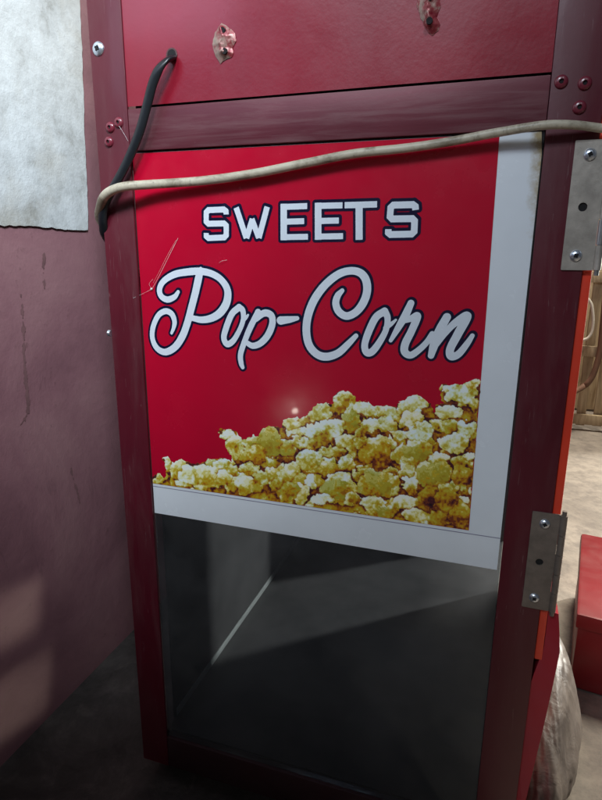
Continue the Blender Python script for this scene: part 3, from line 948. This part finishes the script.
# whitewash patch, ragged lower edge
def plaster():
    m, nt, b = mat_new('old_whitewash')
    v = coords(nt)
    f1 = noise(nt, v, 13, 7, .7, .05)
    f2 = noise(nt, v, 5, 5, .6)
    c = ramp(nt, f1, [(.34, (.34, .35, .34)), (.46, (.52, .55, .56)), (.62, (.64, .68, .70))])
    c = mixc(nt, ramp(nt, f2, [(.52, g(0)), (.68, g(.55))]), c, (.46, .43, .36))
    nt.links.new(c, b.inputs['Base Color'])
    b.inputs['Roughness'].default_value = .8
    nt.links.new(bump(nt, f1, .5, .006, bump(nt, noise(nt, v, 90, 4), .3, .001)), b.inputs['Normal'])
    return m
M['plaster'] = plaster()
def on_wall(px, py):
    d = (px - 301) / FPX * r2 - (py - 400) / FPX * u2 + fwd
    t = (WX - CAM[0]) / d[0]
    p = CAM + t * d
    return (p[1], p[2])
A_, B_ = on_wall(78, 0), on_wall(87, 231)
poly = [(-.35, B_[1] + .006), (B_[0], B_[1]), (A_[0], A_[1]), (A_[0] + .02, .9), (-.35, .9)]
ys_ = np.arange(-.56, .40, .004); zs_ = np.arange(B_[1] - .03, .95, .004)
Y_, Z_ = np.meshgrid(ys_, zs_)
F = sdf_poly(Y_, Z_, poly) + (vnoise(Y_ * 100 + 500, Z_ * 100 + 500, .15, 31) - .5) * .003 + (vnoise(Y_ * 100 + 500, Z_ * 100 + 500, 1.1, 32) - .5) * .0025
me = contour_mesh('whitewash_patch', ys_, zs_, F, lambda y, z: (WX + .003, y, z))
bm = bmesh.new(); bm.from_mesh(me); bpy.data.meshes.remove(me)
ret = bmesh.ops.extrude_face_region(bm, geom=list(bm.faces))
for v in [e for e in ret['geom'] if isinstance(e, bmesh.types.BMVert)]: v.co.x = WX - .002
bmobj('whitewash_patch', bm, M['plaster'], wr)

M['stain'] = plain('damp_stain', (.20, .100, .107), .7, 0, .2, 30, 0)
def stain(lst, seed):
    p_ = [(on_wall(x, y), w_) for x, y, w_ in lst]
    c_ = catmull([(a[0], a[1], w_) for a, w_ in p_], 8)
    y0, y1 = min(q[0] for q in c_) - .02, max(q[0] for q in c_) + .02
    z0, z1 = min(q[1] for q in c_) - .02, max(q[1] for q in c_) + .02
    ys_ = np.arange(y0, y1, .0012); zs_ = np.arange(z0, z1, .0012)
    Y_, Z_ = np.meshgrid(ys_, zs_)
    F = np.full(Y_.shape, 1e3)
    for a, b in zip(c_[:-1], c_[1:]): F = np.minimum(F, sdf_capsule(Y_, Z_, a[:2], b[:2], a[2], b[2]))
    F = F + (vnoise((Y_ + 2) * 250, (Z_ + 2) * 250, .5, seed) - .5) * .006 + (vnoise((Y_ + 2) * 900, (Z_ + 2) * 900, .5, seed + 1) - .5) * .003
    so = link('damp_stain', contour_mesh('damp_stain', ys_, zs_, F, lambda y, z: (WX + .0006, y, z)), M['stain'], wr)
stain([(21, 296, .0010), (23, 330, .0018), (24, 365, .0022), (27, 395, .0028), (27, 412, .0030), (20, 425, .0020)], 71)
stain([(44, 250, .0008), (43, 275, .0012), (45, 292, .0006)], 75)
stain([(70, 468, .001), (76, 490, .0022), (80, 505, .0012)], 77)

M['backwall'] = plain('far_wall_plaster', (.36, .30, .23), .8, 0, .3, 3, .3)
o = box('far_wall', M['backwall'], None, WX, 5.5, 3.3, 3.45, FLOOR - .02, 2.4, 0)
tag(o, 'plain dusty plaster wall far behind the machine', 'wall')

# ------------------------------------------------------------------ things behind, on the right
def on_floor(px, py, z=FLOOR):
    d = (px - 301) / FPX * r2 - (py - 400) / FPX * u2 + fwd
    t = (z - CAM[2]) / d[2]
    p = CAM + t * d
    return Vector((p[0], p[1], p[2]))

M['redbox'] = paint('red_box_paint', (.25, .010, .016), .45, .1, .25, (.3, .15, .12))
f0 = on_floor(569, 688)
rb = empty('red_box', (f0.x + .2, f0.y + .15, FLOOR))
tag(rb, 'red box with lid standing on the pale floor behind the machine', 'box')
h = .155
def rot_box(name, mat, parent, c, ax, sx, sy, z0, z1, bev):
    bm = bmesh.new()
    add_box(bm, 0, sx, 0, sy, z0, z1, bev)
    bmesh.ops.transform(bm, matrix=Matrix.Translation((c.x, c.y, 0)) @ Matrix.Rotation(ax, 4, 'Z'), verts=bm.verts)
    return bmobj(name, bm, mat, parent, True, 40)
ang = rad(-8)
rot_box('box_body', M['redbox'], rb, f0, ang, .34, .32, FLOOR + .004, FLOOR + h - .03, .004)
c2 = f0 + Vector((-.006, -.006, 0))
rot_box('lid', M['redbox'], rb, c2, ang, .352, .332, FLOOR + h - .029, FLOOR + h, .006)

# crumpled sack
def sackmat():
    m, nt, b = mat_new('dirty_plastic_sack')
    v = coords(nt)
    c = ramp(nt, noise(nt, v, 16, 6, .7, .8), [(.32, (.06, .046, .038)), (.5, (.115, .092, .075)), (.66, (.165, .135, .11)), (.80, (.125, .09, .115))])
    nt.links.new(c, b.inputs['Base Color'])
    b.inputs['Roughness'].default_value = .5
    nt.links.new(bump(nt, noise(nt, v, 30, 4, .6, 1.2), .35, .005), b.inputs['Normal'])
    return m
M['sack'] = sackmat()
M['chip'] = plain('plaster_chip', (.22, .20, .18), .9, 0, .2, 60, .4)
bm = bmesh.new()
bmesh.ops.create_icosphere(bm, subdivisions=6, radius=1)
sc_ = on_floor(548, 790)
for v in bm.verts:
    n = v.co.normalized()
    k = 1 + .10 * mnoise.noise(n * 1.8 + Vector((3, 1, 2))) + .05 * (abs(mnoise.noise(Vector((n.x * 5, n.y * 5, n.z * 1.8)))) - .3) - .02 * abs(mnoise.noise(n * 9))
    zz = n.z * k
    taper = 1.0 - .30 * max(0, zz)
    v.co = Vector((n.x * k * .062 * taper, n.y * k * .20 * taper, max(0.0, (zz * .5 + .48) * .21)))
    v.co += Vector((sc_.x - .026, sc_.y + .07, FLOOR + .002))
o = bmobj('sack', bm, M['sack'], None, True)
tag(o, 'crumpled grubby pale plastic sack on the floor behind the right post', 'sack')

# pale wooden slat crate in the far right
def woodmat(n_, c0, c1):
    m, nt, b = mat_new(n_)
    v = coords(nt, (9, 9, 1.2))
    f = noise(nt, v, 5, 5, .65, 1.2)
    nt.links.new(ramp(nt, f, [(.3, c0), (.7, c1)]), b.inputs['Base Color'])
    b.inputs['Roughness'].default_value = .7
    nt.links.new(bump(nt, f, .4, .003), b.inputs['Normal'])
    return m
M['wood'] = woodmat('weathered_pale_wood', (.24, .17, .09), (.52, .42, .27))
M['stick'] = woodmat('brown_stick', (.10, .05, .03), (.20, .10, .06))
ck = on_floor(583, 430)
cr = empty('slat_crate', (ck.x + .4, ck.y + .1, FLOOR))
tag(cr, 'tall pale wooden slat crate standing in the far right background', 'crate')
for k in range(14):
    w_ = random.uniform(.035, .06)
    x_ = ck.x - .10 + k * .068
    zt_ = FLOOR + random.uniform(.95, 1.05)
    bm = bmesh.new()
    add_box(bm, x_, x_ + w_, ck.y + random.uniform(0, .012), ck.y + .024, FLOOR + .02, zt_, .003)
    bmobj('slat', bm, M['wood'], cr, True, 40)
for z_ in (.03, .33, .64, .92):
    box('batten', M['wood'], cr, ck.x - .12, ck.x + .88, ck.y - .020, ck.y - .001, FLOOR + z_, FLOOR + z_ + .045, .003)
box('crate_back', M['wood'], cr, ck.x - .12, ck.x + .88, ck.y + .35, ck.y + .37, FLOOR + .01, FLOOR + 1.0, .003)

# bent stick and cord loop, leaning on the crate
def at_depth(px, py, y):
    x, z = P(px, py, y)
    return (x, y, z)
yb = ck.y - .04
bm = bmesh.new()
sp_pts = [at_depth(583, 387, yb), at_depth(588, 383, yb), at_depth(594, 373, yb), at_depth(600, 352, yb), at_depth(603, 325, yb), at_depth(606, 290, yb)]
foot = (sp_pts[0][0] - .10, yb - .20, FLOOR + .012)
sweep(bm, [tuple(p) for p in catmull([foot, (foot[0] + .02, yb - .12, FLOOR + .16)] + sp_pts, 8)], .012, None, 10)
o = bmobj('bent_stick', bm, M['stick'], None, True)
tag(o, 'bent brown stick leaning against the pale slat crate', 'stick')
bm = bmesh.new()
lp = [at_depth(x, y, ck.y - .03) for x, y in ((586, 298), (589, 300), (592, 306), (593.5, 320), (592, 332), (588, 338), (583, 340))]
sweep(bm, [tuple(p) for p in catmull(lp, 8)], .006, None, 8)
o = bmobj('cord_loop', bm, plain('pale_cord', (.6, .56, .48), .6, 0, .1, 40, .1), None, True)
tag(o, 'loop of pale cord hanging on the slat crate', 'cord')

# ------------------------------------------------------------------ light
w = bpy.data.worlds.new('World')
sc.world = w
w.use_nodes = True
bg = w.node_tree.nodes['Background']
bg.inputs['Color'].default_value = (0.55, 0.62, 0.85, 1)
bg.inputs['Strength'].default_value = 0.055

def area(name, loc, target, sx, sy, power, col, spread=180):
    l = bpy.data.lights.new(name, 'AREA')
    l.shape = 'RECTANGLE'
    l.size, l.size_y = sx, sy
    l.energy = power
    l.color = col
    l.spread = rad(spread)
    o = bpy.data.objects.new(name, l)
    COL.objects.link(o)
    o.location = loc
    d = Vector(target) - Vector(loc)
    o.rotation_euler = d.to_track_quat('-Z', 'Y').to_euler()
    return o
# unseen slab added behind the camera to shade the lower machine
M['slab'] = plain('shade_slab_grey', (.06, .055, .055), .8, 0, .25, 6, .3)
o = box('shade_slab', M['slab'], None, -.8, 1.05, -1.12, -1.0, FLOOR - .02, .375, .004)
tag(o, 'unseen slab added to shade the lower machine', 'wall')
area('left_window_light', (-.30, -2.6, 1.9), (.1, 0, -.05), .8, .55, 44, (.80, .90, 1.0))
area('far_left_window_light', (-1.5, -2.6, 1.35), (.08, 0, .1), .9, .6, 9, (.62, .72, 1.0))
area('wall_fill_light', (.62, -1.02, 1.0), (WX, -.02, .16), .35, .35, 4.0, (.84, .93, 1.0), 45)  # lamp added to brighten the upper part of the left wall
area('yard_light', (1.05, 1.65, 2.3), (1.0, 1.3, FLOOR), .7, .7, 58, (1.0, .93, .80), 120)
gx, gz = P(295, 411)
dv = Vector((gx - CAM[0], -CAM[1], gz - CAM[2])); hit = Vector((gx, 0, gz))
dv.y *= -1
bl = bpy.data.lights.new('bare_bulb', 'POINT'); bl.energy = .10; bl.color = (1, .9, .8); bl.shadow_soft_size = .005
bo = bpy.data.objects.new('bare_bulb', bl); COL.objects.link(bo); bo.location = hit + dv * .62
# shafts of daylight entering low through gaps
area('low_door_light', (2.95, 2.66, .33), (.0, .25, -.65), .13, .13, 30, (1.0, .98, .90), 70)
for nm, z0, z1, hh in (('gap_shaft_upper', -.50, -.632, .085), ('gap_shaft_lower', -.66, -.775, .10)):
    o = area(nm, (1.0, -.50, z0), (WX, -.03, z1), .15, hh, .0105, (.78, 1.0, .74), 2.0)
    o.rotation_euler = (o.rotation_euler.to_matrix() @ Matrix.Rotation(rad(-13), 3, 'Z')).to_euler()

sc.view_settings.view_transform = 'Standard'
sc.view_settings.look = 'None'
sc.view_settings.gamma = 1
sc.view_settings.exposure = 0
sc.cycles.max_bounces = 10
sc.cycles.transparent_max_bounces = 12
